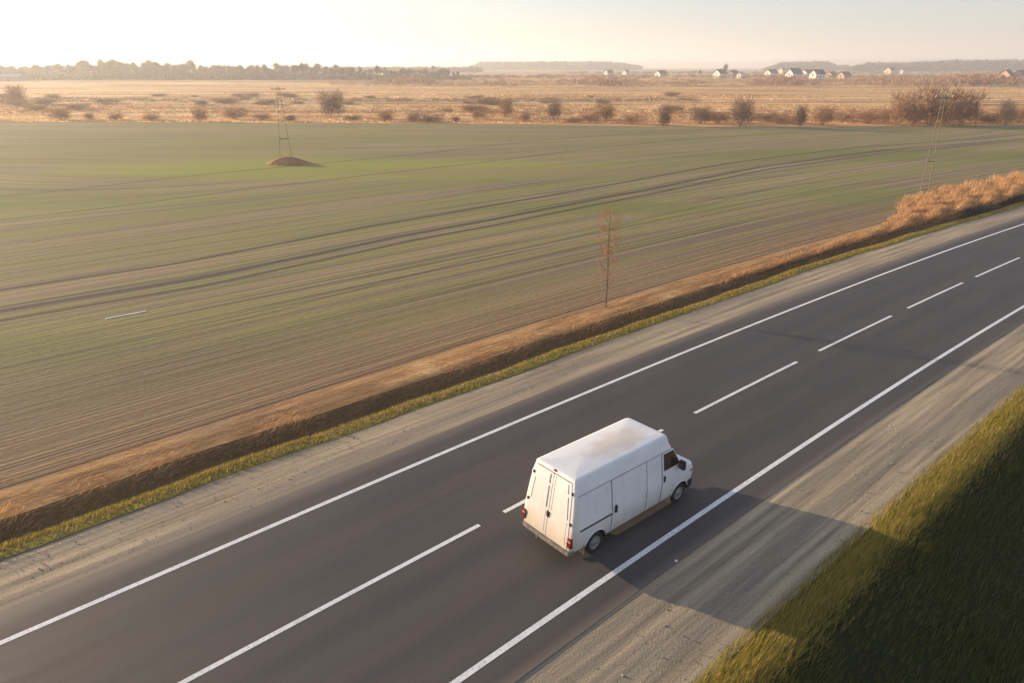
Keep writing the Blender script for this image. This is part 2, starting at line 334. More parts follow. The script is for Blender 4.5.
# ================================================================== SETTING
# ---- strips that follow the road: s along, t across, height from a profile
def strip(name, prof, m, s0=-60, s1=240, ds=1.5, label=None, jitter=0, zjit=0):
    S = np.arange(s0, s1 + ds, ds); T = np.array([p[0] for p in prof]); Z = np.array([p[1] for p in prof])
    ss, tt = np.meshgrid(S, T, indexing='ij'); zz = np.tile(Z, (len(S), 1)); t2 = tt.copy()
    if jitter:
        w = np.array([p[2] if len(p) > 2 else 1 for p in prof])
        wob = wobf(S)[:, None]
        t2 = tt + wob * jitter * w[None, :]; zz = zz + (np.sin(S[:, None] * .7 + T[None, :] * 2.1) + np.sin(S[:, None] * .29 + T[None, :])) * zjit * w[None, :]
    X, Y = st(ss, t2); n = len(T)
    V = np.stack([X, Y, zz], -1).reshape(-1, 3); i = (np.arange(len(S) - 1)[:, None] * n + np.arange(n - 1)[None, :]).ravel()
    F = np.stack([i, i + n, i + n + 1, i + 1], 1)
    F = F[:, ::-1] if T[1] > T[0] else F
    o = mesh_obj(name, V, F.tolist(), m, None, True, {'road': np.stack([ss.ravel(), t2.ravel()], 1)})
    F0 = o.data.polygons[0]
    if F0.normal.z < 0: o.data.flip_normals()
    tag(o, label, None, None, 'structure'); return o
tl = np.linspace(8.45, 18.55, 12)
strip('road', [(t, .0) for t in tl], M['asphalt'])
strip('road_shoulder', [(5.1, -.10, 1), (5.7, -.06, 1), (6.6, -.035), (7.6, -.025), (8.47, -.02, 0)], M['gravel'], jitter=.0)
strip('road_shoulder', [(18.53, -.02, 0), (19.4, -.03, 0), (20.4, -.05, 0), (21.5, -.10, 0)], M['gravel'])
# markings
def marking(name, t0, t1, s0, s1, parent=None):
    S = np.linspace(s0, s1, max(3, int((s1 - s0) / 1.2))); V = []; F = []
    for s in S:
        for t in (t0, t1):
            X, Y = st(s, t); V.append((float(X), float(Y), .004))
    for i in range(len(S) - 1): F.append((2 * i, 2 * i + 2, 2 * i + 3, 2 * i + 1))
    o = mesh_obj(name, V, F, M['paint']);
    if o.data.polygons[0].normal.z < 0: o.data.flip_normals()
    return o
tag(marking('edge_line', 17.25, 17.41, -60, 240), kind='structure'); tag(marking('edge_line', 9.24, 9.40, -60, 240), kind='structure')
V = []; F = []
for k in range(-6, 22):
    a = 11.75 + 9.75 * k; S = np.linspace(a, a + (8.8 if k == -1 else 7.75), 8)
    b = len(V)
    for s in S:
        for t in (13.24, 13.38):
            X, Y = st(s, t); V.append((float(X), float(Y), .004))
    for i in range(7): F.append((b + 2 * i, b + 2 * i + 1, b + 2 * i + 3, b + 2 * i + 2))
o = mesh_obj('centre_line', V, F, M['paint']);
if o.data.polygons[0].normal.z < 0: o.data.flip_normals()
tag(o, kind='structure')
# right-hand bank and the low ground at its foot
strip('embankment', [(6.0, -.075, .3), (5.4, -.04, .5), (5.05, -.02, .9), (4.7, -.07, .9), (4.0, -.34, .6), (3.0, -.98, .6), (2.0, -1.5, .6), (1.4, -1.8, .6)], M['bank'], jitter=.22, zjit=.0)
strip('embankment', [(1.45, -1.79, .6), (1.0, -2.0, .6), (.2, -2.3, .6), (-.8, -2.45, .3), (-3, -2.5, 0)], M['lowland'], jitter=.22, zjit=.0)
strip('lowland', [(-2.9, -2.52), (-20, -2.6), (-80, -2.7), (-400, -3)], M['lowland'])
# left: green verge, ditch, far bank
def bank_h(s): return 0
strip('verge', [(20.8, -.055, 1), (21.15, -.06, 1), (21.5, -.14, 1), (21.85, -.32, 1), (22.1, -.43, 1), (22.22, -.485, 1)], M['verge'], jitter=.16, zjit=.01)
strip('ditch', [(22.18, -.48, 1), (22.32, -.50, 1), (22.55, -.38, 1), (22.85, -.15, 1), (23.05, -.09, 1)], M['ditch'], jitter=.16, zjit=.0)
strip('verge', [(23.0, -.105, 1), (23.5, -.03, .9), (24.2, .03, .5), (25.2, .05, 0)], M['lip'], jitter=.16, zjit=.0)
# the crop field: rows follow the road, then swing parallel to the far edge
YB_X = [-400, -123, -3, 41, 115, 300]; YB_Y = [178, 175.5, 169.5, 160.5, 163.5, 172]
def yb(x): return np.interp(x, YB_X, YB_Y)
S = np.arange(-60, 236, 1.5); NV = 110; V = []; rows = []; trk = []
tc = np.interp(S, [-60, 4, 14, 30, 40, 62, 89, 120, 157, 240], [46, 45.4, 44.8, 46.6, 46.9, 48.7, 53.0, 53.5, 50, 46])
keep = []
for i, s in enumerate(S):
    x0, y0 = st(s, 24.9); x0 = float(x0); y0 = float(y0); L = 0.0
    L = (yb(x0) - y0) / NY
    for _ in range(6): L = (float(yb(x0 + L * NX)) - y0) / NY
    L = max(L, .5)
    for j in range(NV + 1):
        v = (j / NV) ** 1.35; t = 24.9 + L * v; x = x0 + NX * L * v; y = y0 + NY * L * v
        z = .06 + .05 * math.sin(s * .09 + t * .05) * min(1, (t - 24.9) / 8) + .05 * math.sin(t * .21)* min(1, (t - 24.9) / 8)
        w = float(sstep(58, 120, t)); V.append((x, y, z)); rows.append((s, t * (1 - w) + w * y * .92)); trk.append((t, t - tc[i]))
n = NV + 1; i = (np.arange(len(S) - 1)[:, None] * n + np.arange(NV)[None, :]).ravel(); F = np.stack([i, i + 1, i + n + 1, i + n], 1)
fo = mesh_obj('crop_field', V, F.tolist(), M['field'], None, True, {'rows': rows, 'tracks': trk})
if fo.data.polygons[0].normal.z < 0: fo.data.flip_normals()
tag(fo, kind='structure')
# the plain beyond, one sheet to the horizon
def plain_z(x, y):
    h = -3.6 + 3.55 * sstep(120, 146, y); h = h + 2.5 * sstep(430, 590, y)
    return h + 1.0 * sstep(620, 1000, y) * 0
ys = np.concatenate([np.arange(-3000, 100, 400), np.arange(100, 180, 4), np.arange(180, 700, 12), np.arange(700, 1600, 60), np.geomspace(1600, 11000, 16)])
xs = np.concatenate([-np.geomspace(9500, 420, 16), np.arange(-400, 401, 16), np.geomspace(420, 9500, 16)])
gx, gy = np.meshgrid(xs, ys, indexing='ij'); gz = plain_z(gx, gy) + (np.sin(gx * .021 + gy * .013) + np.sin(gy * .05 + gx * .007)) * .12 * sstep(180, 240, gy)
n = len(ys); i = (np.arange(len(xs) - 1)[:, None] * n + np.arange(n - 1)[None, :]).ravel(); F = np.stack([i, i + n, i + n + 1, i + 1], 1)
tag(mesh_obj('plain', np.stack([gx, gy, gz], -1).reshape(-1, 3), F.tolist(), M['steppe'], None, True), kind='structure')
def ground_z(x, y): return float(plain_z(x, y))
# a low ridge on the horizon
X = np.linspace(-9000, 9000, 181); D = [5400, 5800, 6300, 6900, 7600]; HH = [-2, .55, 1, .7, -1]
V = []
for x in X:
    amp = (26 + 34 * float(sstep(-1500, 2500, x))) * (1 + .18 * math.sin(x * .0021 + 1) + .10 * math.sin(x * .0057))
    for d, hh in zip(D, HH): V.append((x, d, 2 + hh * (amp if hh > 0 else 3)))
n = 5; i = (np.arange(len(X) - 1)[:, None] * n + np.arange(4)[None, :]).ravel(); F = np.stack([i, i + n, i + n + 1, i + 1], 1)
tag(mesh_obj('hills', V, F.tolist(), m_vary('hill_woods', (.07, .075, .065), (.12, .11, .09), .01), None, True), kind='structure')

# ================================================================== THE VAN
ZL = [  # z, half width, rear x, front x, rear radius, front radius
    (.36, .885, -.94, 4.28, .10, .22), (.42, .93, -.975, 4.40, .09, .22), (.60, .955, -.985, 4.44, .08, .20), (.80, .968, -.97, 4.45, .07, .20),
    (1.00, .972, -.94, 4.43, .07, .20), (1.15, .974, -.915, 4.36, .07, .22), (1.22, .958, -.90, 4.22, .07, .25), (1.34, .950, -.883, 3.98, .07, .25),
    (1.46, .938, -.863, 3.72, .07, .25), (1.50, .934, -.857, 3.68, .07, .22), (1.75, .905, -.815, 3.50, .07, .20), (2.00, .872, -.772, 3.33, .07, .20),
    (2.055, .864, -.762, 3.29, .07, .20), (2.065, .878, -.77, 3.31, .08, .22), (2.20, .845, -.738, 3.24, .09, .24), (2.34, .797, -.702, 3.18, .06, .15), (2.45, .764, -.682, 3.12, .05, .12),
    (2.468, .752, -.672, 3.10, .05, .12), (2.480, .728, -.650, 3.07, .05, .12), (2.486, .68, -.60, 3.02, .05, .12), (2.500, .42, -.35, 2.6, .05, .12), (2.52, .15, .2, 2.0, .05, .08)]
zz_ = [a[0] for a in ZL]
def vw(z): return float(np.interp(z, zz_, [a[1] for a in ZL]))
def vr(z): return float(np.interp(z, zz_, [a[2] for a in ZL]))
def taper(x): return .045 * max(0, (x - 3.1) / 1.3) ** 2
def side_y(x, z): return vw(z) - taper(x)
def ring(z, w, xr, xf, rr, rf):
    P = [(xr, -q * (w - rr)) for q in (0, .33, .66)]
    P += [(xr + rr - rr * math.cos(a), -(w - rr) - rr * math.sin(a)) for a in np.linspace(0, math.pi / 2, 6)]
    P += [(xr + rr + (xf - xr - rr - rf) * k / 26, -w) for k in range(1, 26)]
    P += [(xf - rf + rf * math.sin(a), -(w - rf) - rf * math.cos(a)) for a in np.linspace(0, math.pi / 2, 8)]
    P += [(xf, -q * (w - rf)) for q in (.66, .33, 0)]
    P = [(x, y + taper(x) * (-y / max(w, .01))) for x, y in P]
    full = P + [(x, -y) for x, y in P[-2:0:-1]]
    return [(x, y, z) for x, y in full]
mb = MB(); rings = [ring(*a) for a in ZL]; n = len(rings[0])
for r_ in rings: mb.v += r_
for k in range(len(rings) - 1):
    for i in range(n): a = k * n + i; b = k * n + (i + 1) % n; mb.f.append((a, b, b + n, a + n))
mb.f.append(tuple(range(n))); mb.f.append(tuple((len(rings) - 1) * n + i for i in range(n)))
WB = 3.70
van = empty('van', (1.68, 16.57, 0), R(40.3))
tag(van, 'white high-roof panel van driving away in the right-hand lane, the only vehicle on the road', 'van')
body = mb.build('body', M['van'], None, True)
for cx in (0, WB):
    for sgn in (-1, 1):
        c_ = MB(); c_.lathe([(.001, 0), (.405, 0), (.405, .55), (.001, .55)], (cx, sgn * .85 - .275, .33), 32); co = c_.build('cutter', None)
        md = body.modifiers.new('b', 'BOOLEAN'); md.operation = 'DIFFERENCE'; md.object = co; md.solver = 'EXACT'
dg = bpy.context.evaluated_depsgraph_get(); me = bpy.data.meshes.new_from_object(body.evaluated_get(dg)); body.modifiers.clear(); body.data = me
for o in [o for o in bpy.data.objects if o.name.startswith('cutter')]: bpy.data.objects.remove(o)
body.parent = van
try: me.set_sharp_from_angle(angle=R(24))
except Exception: pass

def side_patch(name, rws, m, parent, sgn=-1, off=.008, nx=10, sub=4):
    """skin panel lying on the side of the body; rws = [(z, x0, x1), ...]"""
    Z = [r[0] for r in rws]; zs = np.unique(np.concatenate([np.linspace(a, b, sub + 1) for a, b in zip(Z[:-1], Z[1:])]))
    V = []; F = []; nz = len(zs)
    for lay in (off, -.012):
        for z in zs:
            x0 = np.interp(z, Z, [r[1] for r in rws]); x1 = np.interp(z, Z, [r[2] for r in rws])
            for k in range(nx + 1):
                x = x0 + (x1 - x0) * k / nx; V.append((x, sgn * (side_y(x, z) + lay), z))
    w = nx + 1; N = nz * w
    for l in (0, 1):
        for a in range(nz - 1):
            for k in range(nx): q = l * N + a * w + k; F.append((q, q + 1, q + w + 1, q + w))
    per = [k for k in range(w)] + [a * w + nx for a in range(1, nz)] + [(nz - 1) * w + k for k in range(nx - 1, -1, -1)] + [a * w for a in range(nz - 2, 0, -1)]
    for i in range(len(per)): a, b = per[i], per[(i + 1) % len(per)]; F.append((a, b, b + N, a + N))
    mbb = MB(); mbb.add(V, F); o = mbb.build(name, m, parent, True)
    try: o.data.set_sharp_from_angle(angle=R(30))
    except Exception: pass
    return o
def rear_patch(name, rws, m, parent, off=.008, ny=6, sub=4):
    """panel on the back; rws = [(z, y0, y1), ...]"""
    Z = [r[0] for r in rws]; zs = np.unique(np.concatenate([np.linspace(a, b, sub + 1) for a, b in zip(Z[:-1], Z[1:])])); V = []; F = []; nz = len(zs)
    for lay in (off, -.012):
        for z in zs:
            y0 = np.interp(z, Z, [r[1] for r in rws]); y1 = np.interp(z, Z, [r[2] for r in rws])
            for k in range(ny + 1): V.append((vr(z) - lay, y0 + (y1 - y0) * k / ny, z))
    w = ny + 1; N = nz * w
    for l in (0, 1):
        for a in range(nz - 1):
            for k in range(ny): q = l * N + a * w + k; F.append((q, q + 1, q + w + 1, q + w))
    per = [k for k in range(w)] + [a * w + ny for a in range(1, nz)] + [(nz - 1) * w + k for k in range(ny - 1, -1, -1)] + [a * w for a in range(nz - 2, 0, -1)]
    for i in range(len(per)): a, b = per[i], per[(i + 1) % len(per)]; F.append((a, b, b + N, a + N))
    o = MB().add(V, F).build(name, m, parent, True)
    try: o.data.set_sharp_from_angle(angle=R(30))
    except Exception: pass
    return o
g = .011
for sgn in (-1, 1):
    # dark rubber under every joint, then the panels
    side_patch('seam', [(.46, .58, .605), (2.05, .58, .605)], M['seam'], van, sgn, .004, 1, 14) if sgn < 0 else None
    side_patch('seam', [(.44, 2.055, 2.08), (2.05, 2.055, 2.08)], M['seam'], van, sgn, .004, 1, 14)
    side_patch('seam', [(.44, 2.735, 2.76), (2.05, 2.735, 2.76)], M['seam'], van, sgn, .004, 1, 14)
    side_patch('roof_seam', [(2.040, -.69, 3.12), (2.064, -.69, 3.12)], M['seam'], van, sgn, .006, 24, 1)
    if sgn < 0: sd = side_patch('sliding_door', [(.43, .61, 2.05), (2.035, .61, 2.05)], M['van'], van, sgn, .009)
    cd = side_patch('cab_door', [(.47, 2.765, 3.22), (.78, 2.765, 3.28), (.95, 2.765, 3.46), (1.40, 2.765, 3.62), (1.46, 2.765, 3.60), (2.035, 2.765, 3.27)], M['van'], van, sgn, .009)
    side_patch('window', [(1.47, 2.86, 3.52), (1.56, 2.855, 3.50), (1.96, 2.845, 3.27)], M['glass'], cd, sgn, .013, 6)
    side_patch('window_rubber', [(1.45, 2.84, 3.56), (1.56, 2.833, 3.53), (1.985, 2.825, 3.28)], M['black'], cd, sgn, .0105, 6)
    yy = sgn * (side_y(2.85, 1.2) + .02)
    MB().box(2.815, 2.885, yy - .022, yy + .022, 1.10, 1.29).build('handle', M['black'], cd, bevel=.008)
    if sgn < 0:
        yy = sgn * (side_y(.72, 1.1) + .022); MB().box(.69, .765, yy - .024, yy + .024, 1.02, 1.24).build('handle', M['black'], sd, bevel=.008)
        mb = MB()
        mb.box(-.66, .60, -(vw(1.0) + .018), -(vw(1.0) - .03), 1.00, 1.045); mb.build('door_rail', M['black'], van, bevel=.006)
    # door mirror
    mm = MB(); y0 = side_y(3.45, 1.5)
    mm.tube([(3.46, sgn * (y0 - .03), 1.52), (3.50, sgn * (y0 + .10), 1.52)], .022); mm.tube([(3.46, sgn * (y0 - .03), 1.40), (3.50, sgn * (y0 + .10), 1.42)], .018)
    mi = MB().box(3.44, 3.56, sgn * (y0 + .07) - (.0 if sgn > 0 else .20), sgn * (y0 + .07) + (.20 if sgn > 0 else .0), 1.33, 1.62).build('mirror', M['black'], van, bevel=.03)
    mm.build('mirror_arm', M['black'], mi, True)
    ya, yb_ = sorted((sgn * (y0 + .09), sgn * (y0 + .25))); MB().box(3.430, 3.436, ya, yb_, 1.355, 1.595).build('mirror_glass', M['glass'], mi)
    # wheel arches, wheels, mudflaps
    for cx in (0, WB):
        ww = MB(); ww.lathe([(.402, -.26), (.402, .10), (.37, .10)], (0, 0, 0), 32)
        vv = [(cx + x, sgn * (.84 + y), .33 + z) for x, y, z in ww.v]; w2 = MB(); w2.v = vv; w2.f = list(ww.f); 
        w2.lathe([(.001, 0), (.403, 0)], (cx, sgn * .585, .33), 32)
        keepf = [f for f in w2.f if sum(w2.v[i][2] for i in f) / len(f) > .36]; w2.f = keepf
        w2.build('wheel_well', M['well'], van, True)
        pts = []; 
        for a in np.linspace(R(8), R(172), 22):
            x = cx + .425 * math.cos(a); z = .33 + .425 * math.sin(a); pts.append((x, sgn * (side_y(x, z) + .004), z))
        MB().tube(pts, .024, 8).build('wheel_arch', M['van'], van, True)
        wt = empty('wheel', (cx, sgn * .84, .325)); wt.parent = van
        def flip(prof): return [(r, y * sgn) for r, y in prof]
        MB().lathe(flip([(.20, -.10), (.28, -.10), (.312, -.085), (.325, -.05), (.325, .05), (.312, .085), (.28, .098), (.215, .092), (.20, .07), (.20, -.10)]), (0, 0, 0), 36).build('tyre', M['rubber'], wt, True)
        MB().lathe(flip([(.202, .085), (.19, .088), (.178, .05), (.12, .045), (.105, .075), (.06, .085), (.05, .10), (.001, .10)]), (0, 0, 0), 28).build('rim', M['hub'], wt, True)
        fx = cx - .47
        MB().box(fx - .012, fx + .012, sgn * .84 - .12, sgn * .84 + .12, .19, .47).build('mudflap', M['flap'], van)
# rear doors
for sgn in (-1, 1):
    a0 = .012 * sgn
    rd = rear_patch('rear_door', [(.50, a0, sgn * .80), (1.0, a0, sgn * .815), (2.05, a0, sgn * .72), (2.36, a0, sgn * .655)], M['van'], van, .012)
    rear_patch('pressed_panel', [(2.06, sgn * .12, sgn * .60), (2.31, sgn * .12, sgn * .56)], M['van'], rd, .026, 4)
    rear_patch('pressed_panel', [(1.36, sgn * .12, sgn * .70), (1.97, sgn * .12, sgn * .62)], M['van'], rd, .026, 4)
    rear_patch('pressed_panel', [(.62, sgn * .10, sgn * .72), (1.28, sgn * .10, sgn * .70)], M['van'], rd, .018, 4)
    rear_patch('seam', [(1.34, sgn * .085, sgn * .096), (1.99, sgn * .085, sgn * .096)], M['seam'], rd, .0155, 1)
    rear_patch('seam', [(2.03, sgn * .085, sgn * .096), (2.33, sgn * .085, sgn * .096)], M['seam'], rd, .0155, 1)
    rear_patch('seam', [(1.34, sgn * .72, sgn * .74), (1.99, sgn * .65, sgn * .67)], M['seam'], rd, .0155, 1) if sgn > 0 else None
    for z in (.75, 1.28, 2.12):
        y = sgn * (.835 if z < 1.5 else .75); MB().box(vr(z) - .035, vr(z) + .0, y - .02, y + .02, z - .045, z + .045).build('hinge', M['black'], rd, bevel=.006)
    # lamp cluster
    tl_ = MB().box(-1.005, -.90, *sorted((sgn * .835, sgn * .962)), .60, .90).build('tail_lamp', M['red'], van, bevel=.015)
    MB().box(-1.012, -.90, *sorted((sgn * .84, sgn * .958)), .79, .84).build('reversing_lens', M['clear'], tl_)
    MB().box(-1.012, -.90, *sorted((sgn * .84, sgn * .958)), .845, .885).build('indicator_lens', M['amber'], tl_)
rear_patch('door_gap', [(.50, -.011, .011), (2.36, -.011, .011)], M['seam'], van, .006, 1)
rear_patch('door_gap', [(2.365, -.66, .66), (2.385, -.655, .655)], M['seam'], van, .006, 6, 1)
MB().box(-.955, -.87, -.045, .035, 1.10, 1.27).build('door_handle', M['black'], van, bevel=.012)
MB().box(-.70, -.62, -.05, .05, 2.43, 2.475).build('roof_lamp', M['red'], van, bevel=.01)
bp = MB(); prof = [(-.87, -.965), (-.98, -.955), (-1.035, -.90), (-1.045, -.5), (-1.05, 0), (-1.045, .5), (-1.035, .90), (-.98, .955), (-.87, .965)]
for (x, y) in prof: bp.v += [(x, y, .36), (x, y, .49), (x + .07, y * .93, .49), (x + .07, y * .93, .36)]
for i in range(len(prof) - 1):
    for k in range(4): a = 4 * i + k; b = 4 * i + (k + 1) % 4; bp.f.append((a, b, b + 4, a + 4))
bp.f += [(0, 1, 2, 3), tuple(4 * (len(prof) - 1) + k for k in range(4))]
bp.build('rear_bumper', M['bumper'], van, bevel=.01)
fp = MB(); prof = [(3.98 + .16, -.955), (4.30, -.945), (4.46, -.84), (4.52, -.5), (4.54, 0), (4.52, .5), (4.46, .84), (4.30, .945), (4.14, .955)]
for (x, y) in prof: fp.v += [(x, y, .36), (x, y, .62), (x - .10, y * .93, .62), (x - .10, y * .93, .36)]
for i in range(len(prof) - 1):
    for k in range(4): a = 4 * i + k; b = 4 * i + (k + 1) % 4; fp.f.append((a, b, b + 4, a + 4))
fp.f += [(0, 1, 2, 3), tuple(4 * (len(prof) - 1) + k for k in range(4))]
fp.build('front_bumper', M['black'], van, bevel=.01)
# windscreen, grille, headlights (the front faces away from the photographer)
def front_x(z): return float(np.interp(z, zz_, [a[3] for a in ZL]))
V = []; F = []
for z in np.linspace(1.53, 1.99, 6):
    for y in np.linspace(-1, 1, 9): V.append((front_x(z) + .006, y * (vw(z) - .24), z))
for a in range(5):
    for k in range(8): q = a * 9 + k; F.append((q, q + 1, q + 10, q + 9))
wsn = MB().add(V, F).build('windscreen', M['glass'], van)
md = wsn.modifiers.new('t', 'SOLIDIFY'); md.thickness = .006
MB().box(4.44, 4.468, -.45, .45, .78, .98).build('grille', M['black'], van, bevel=.005)
for sgn in (-1, 1):
    MB().box(4.40, 4.472, *sorted((sgn * .50, sgn * .76)), .78, 1.0).build('headlight', M['clear'], van, bevel=.02)
    ix = 4.14; MB().box(ix, ix + .10, sgn * (side_y(ix, .95)) - .012, sgn * side_y(ix, .95) + .012, .93, .985).build('side_indicator', M['amber'], van, bevel=.004)
# underside and exhaust
MB().box(-.75, 4.0, -.62, .62, .26, .37).build('chassis', M['well'], van)
MB().tube([(-.6, .35, .27), (-1.0, .37, .26)], .03).build('exhaust_pipe', M['hub'], van)

# ================================================================== GRASS AND REEDS
def st_pts(n, s0, s1, tfun, zfun, pw=1.0):
    u = rng.random(n) ** pw; s = s0 + (s1 - s0) * u; wob = wobf(s) * .16
    t = tfun(n); z = zfun(t); X, Y = st(s, t + wob); return np.stack([X, Y, z], 1), s, t
def lean_along(n, amt, spread):
    k = amt * rng.uniform(.4, 1.2, n); return np.stack([DX * k + rng.normal(0, spread, n), DY * k + rng.normal(0, spread, n)], 1)
PR_D = [(20.8, -.06), (21.5, -.14), (21.85, -.32), (22.1, -.43), (22.32, -.50), (22.55, -.38), (22.85, -.15), (23.5, -.03), (24.2, .03), (25.2, .05), (40, .06)]
PR_B = [(-3, -2.5), (-.8, -2.45), (.2, -2.3), (1, -2.0), (2, -1.5), (3, -.98), (4.0, -.34), (4.7, -.07), (5.05, -.02), (5.4, -.04), (6, -.075)]
zD = lambda t: np.interp(t, [p[0] for p in PR_D], [p[1] for p in PR_D]) - .01
zB = lambda t: np.interp(t, [p[0] for p in PR_B], [p[1] for p in PR_B]) - .01
# yellow-green verge
n = 60000; P, s, t = st_pts(n, -8, 120, lambda n: rng.normal(21.5, .3, n).clip(20.9, 22.1), zD, 1.3)
tag(blades('verge_grass', P, rng.uniform(.06, .20, n), rng.uniform(.012, .03, n) + s.clip(0, None) * .0003, lean_along(n, .07, .03), M['yellow_blade']), kind='stuff')
# dry grass on the far lip
n = 42000; P, s, t = st_pts(n, -8, 130, lambda n: (22.5 + rng.gamma(2.2, .6, n)).clip(22.4, 28), zD, 1.3)
patchy = np.sin(s * .47 + 1) * np.sin(s * .19 + 2.2); t = t - .35 * patchy.clip(0, 1) * (t < 24); P[:, 2] = zD(t); X, Y = st(s, t + wobf(s) * .16); P[:, 0] = X; P[:, 1] = Y
clump = .55 + .45 * np.sin(s * 1.7 + np.sin(s * .37) * 3) * np.sin(s * .61 + 1)
hh = rng.uniform(.08, .30, n) * clump.clip(.2, 1) * (1 + .7 * patchy) * np.interp(t, [22.4, 22.9, 23.3, 24.1, 28], [.7, .9, .65, .34, .18])
tag(blades('dry_grass', P, hh, rng.uniform(.010, .024, n) + s.clip(0, None) * .0002, lean_along(n, .34, .05), M['dry_blade']), kind='stuff')
n = 7000; P, s, t = st_pts(n, -8, 120, lambda n: rng.normal(21.6, .5, n).clip(20.9, 23.1), zD, 1.2)
tag(blades('dead_stalks', P, rng.uniform(.08, .28, n), rng.uniform(.010, .02, n), lean_along(n, .25, .06), M['stalk']), kind='stuff')
# tall reeds where the ditch widens
n = 75000; s = 38 + 108 * rng.random(n) ** .75; blot = sum(np.sin(s * a_ + c_) for a_, c_ in ((.9, 0), (.37, 1), (1.7, 2), (3.3, .5))) / 4
wd = np.interp(s, [38, 60, 70, 76, 110, 146], [.5, 1.0, 3.6, 7.2, 7.0, 7.0]) * (1 + .18 * blot); t = 22.85 + wd * rng.beta(1.1, 1.9, n)
X, Y = st(s, t); P = np.stack([X, Y, zD(t)], 1); hs = np.interp(s, [38, 60, 72, 84, 146], [.22, .38, .8, 1.0, 1.05]) * (.75 + .25 * np.sin(s * 1.1 + np.sin(t * 2) * 2))
tag(blades('dry_reeds', P, hs * rng.uniform(.35, 1.15, n) * (1 - .55 * ((t - 23.1) / (wd * 1.5 + .5)).clip(0, 1)), rng.uniform(.03, .07, n), lean_along(n, .45, .12), M['dry_blade']), kind='stuff')
n = 9000; s = 72 + 70 * rng.random(n); t = 21.95 + .9 * rng.random(n); X, Y = st(s, t); P = np.stack([X, Y, zD(t)], 1)
tag(blades('dark_sedge', P, rng.uniform(.35, .8, n) * (.6 + .4 * np.sin(s * .6)), rng.uniform(.03, .06, n), lean_along(n, .3, .1), M['dark_blade']), kind='stuff')
# green grass over the right-hand bank
n = 230000; u = rng.random(n) ** 1.4; s = 6 + 75 * u; t = rng.uniform(-2.2, 5.75, n); edge = 5.45 + .18 * np.sin(s * 1.3) + .12 * np.sin(s * 3.1)
ok = (t < edge) & (rng.random(n) < np.interp(t, [-2.2, .8, 1.8, 5], [.06, .12, 1, 1])); s = s[ok]; t = t[ok]; n = len(s)
wob = wobf(s) * .22 * .6
X, Y = st(s, t + wob); P = np.stack([X, Y, zB(t) - .03], 1); cl = .6 + .4 * np.sin(s * .9 + t * 1.3) * np.sin(s * .37 - t * .8)
crest = np.interp(t, [4.3, 5.4], [1, .45])
mk = t > 3.9
bigv = (.5 + .5 * np.sin(s * .55 + t * .7) * np.cos(s * .21 - t * 1.1 + 1)) * (.7 + .3 * np.sin(s * 1.9 + t * 2.3))
for nm, mask, mt in (('bank_grass', ~mk, 'green_blade'), ('crest_grass', mk, 'green_blade')):
    q = mask; k = int(q.sum())
    tag(blades(nm, P[q], (rng.uniform(.06, .34, k) * (.35 + 1.1 * bigv[q]) * crest[q]), rng.uniform(.010, .026, k), lean_along(k, .42, .05), M[mt]), kind='stuff')
n = 90000; s = 6 + 70 * rng.random(n) ** 1.3; t = rng.normal(5.2, .30, n).clip(4.4, 5.85); X, Y = st(s, t); P = np.stack([X, Y, zB(t) - .02], 1)
tag(blades('yellow_crest_grass', P, rng.uniform(.08, .24, n), rng.uniform(.008, .02, n), lean_along(n, .35, .05), M['yellow_blade']), kind='stuff')
n = 9000; s = 6 + 60 * rng.random(n) ** 1.3; t = rng.uniform(.2, 5.6, n); q = (np.sin(s * .8 + t * 1.7) * np.sin(s * .33 + 2) > .25); s, t = s[q], t[q]; n = len(s); X, Y = st(s, t)
tag(blades('dead_stalks', np.stack([X, Y, zB(t) - .02], 1), rng.uniform(.15, .42, n), rng.uniform(.006, .014, n), lean_along(n, .25, .08), M['stalk']), kind='stuff')
# loose stones on both shoulders
n = 7000; s = -6 + 66 * rng.random(n) ** 1.2; t = np.where(rng.random(n) < .55, rng.uniform(5.6, 8.7, n), rng.uniform(18.3, 21.2, n)); X, Y = st(s, t); zz2 = np.where(t < 12, -.03, -.03); r0 = rng.gamma(2, .006, n).clip(.006, .05) + .006
a = rng.uniform(0, 6.28, n); oct_ = np.array([[1, 0, 0], [-.5, .87, 0], [-.5, -.87, 0], [.1, .1, .8]]); tri = [(0, 1, 3), (1, 2, 3), (2, 0, 3)]
ca, sa = np.cos(a)[:, None], np.sin(a)[:, None]; px_ = oct_[None, :, 0] * ca - oct_[None, :, 1] * sa; py_ = oct_[None, :, 0] * sa + oct_[None, :, 1] * ca
Q = np.stack([X[:, None] + px_ * r0[:, None], Y[:, None] + py_ * r0[:, None], zz2[:, None] + oct_[None, :, 2] * r0[:, None]], -1)
tag(tri_obj('gravel_stones', np.concatenate([Q[:, list(f_)] for f_ in tri], 0), M['pebble']), kind='stuff')
# steppe tufts beyond the field
n = 60000; y = 171 + (rng.random(n) ** 1.6) * 330; x = rng.uniform(-1, 1, n) * (60 + y * .78); y0 = yb(x) + 1.5; y = np.maximum(y, y0 + rng.random(n) * 5)
z = plain_z(x, y); a = rng.uniform(0, np.pi, n); w = rng.uniform(.5, 1.6, n); h = rng.uniform(.08, .3, n)
dn = .5 + .5 * np.sin(y * .13 + x * .011) ; ok = rng.random(n) < .35 + .65 * dn
x, y, z, a, w, h = (q[ok] for q in (x, y, z, a, w, h))
c_, s_ = np.cos(a) * w / 2, np.sin(a) * w / 2
V = np.stack([np.stack([x - c_, y - s_, z - .05], 1), np.stack([x + c_, y + s_, z - .05], 1), np.stack([x + rng.normal(0, .15, len(x)), y, z + h], 1)], 1)
tag(tri_obj('steppe_grass', V, M['steppe_blade']), kind='stuff')

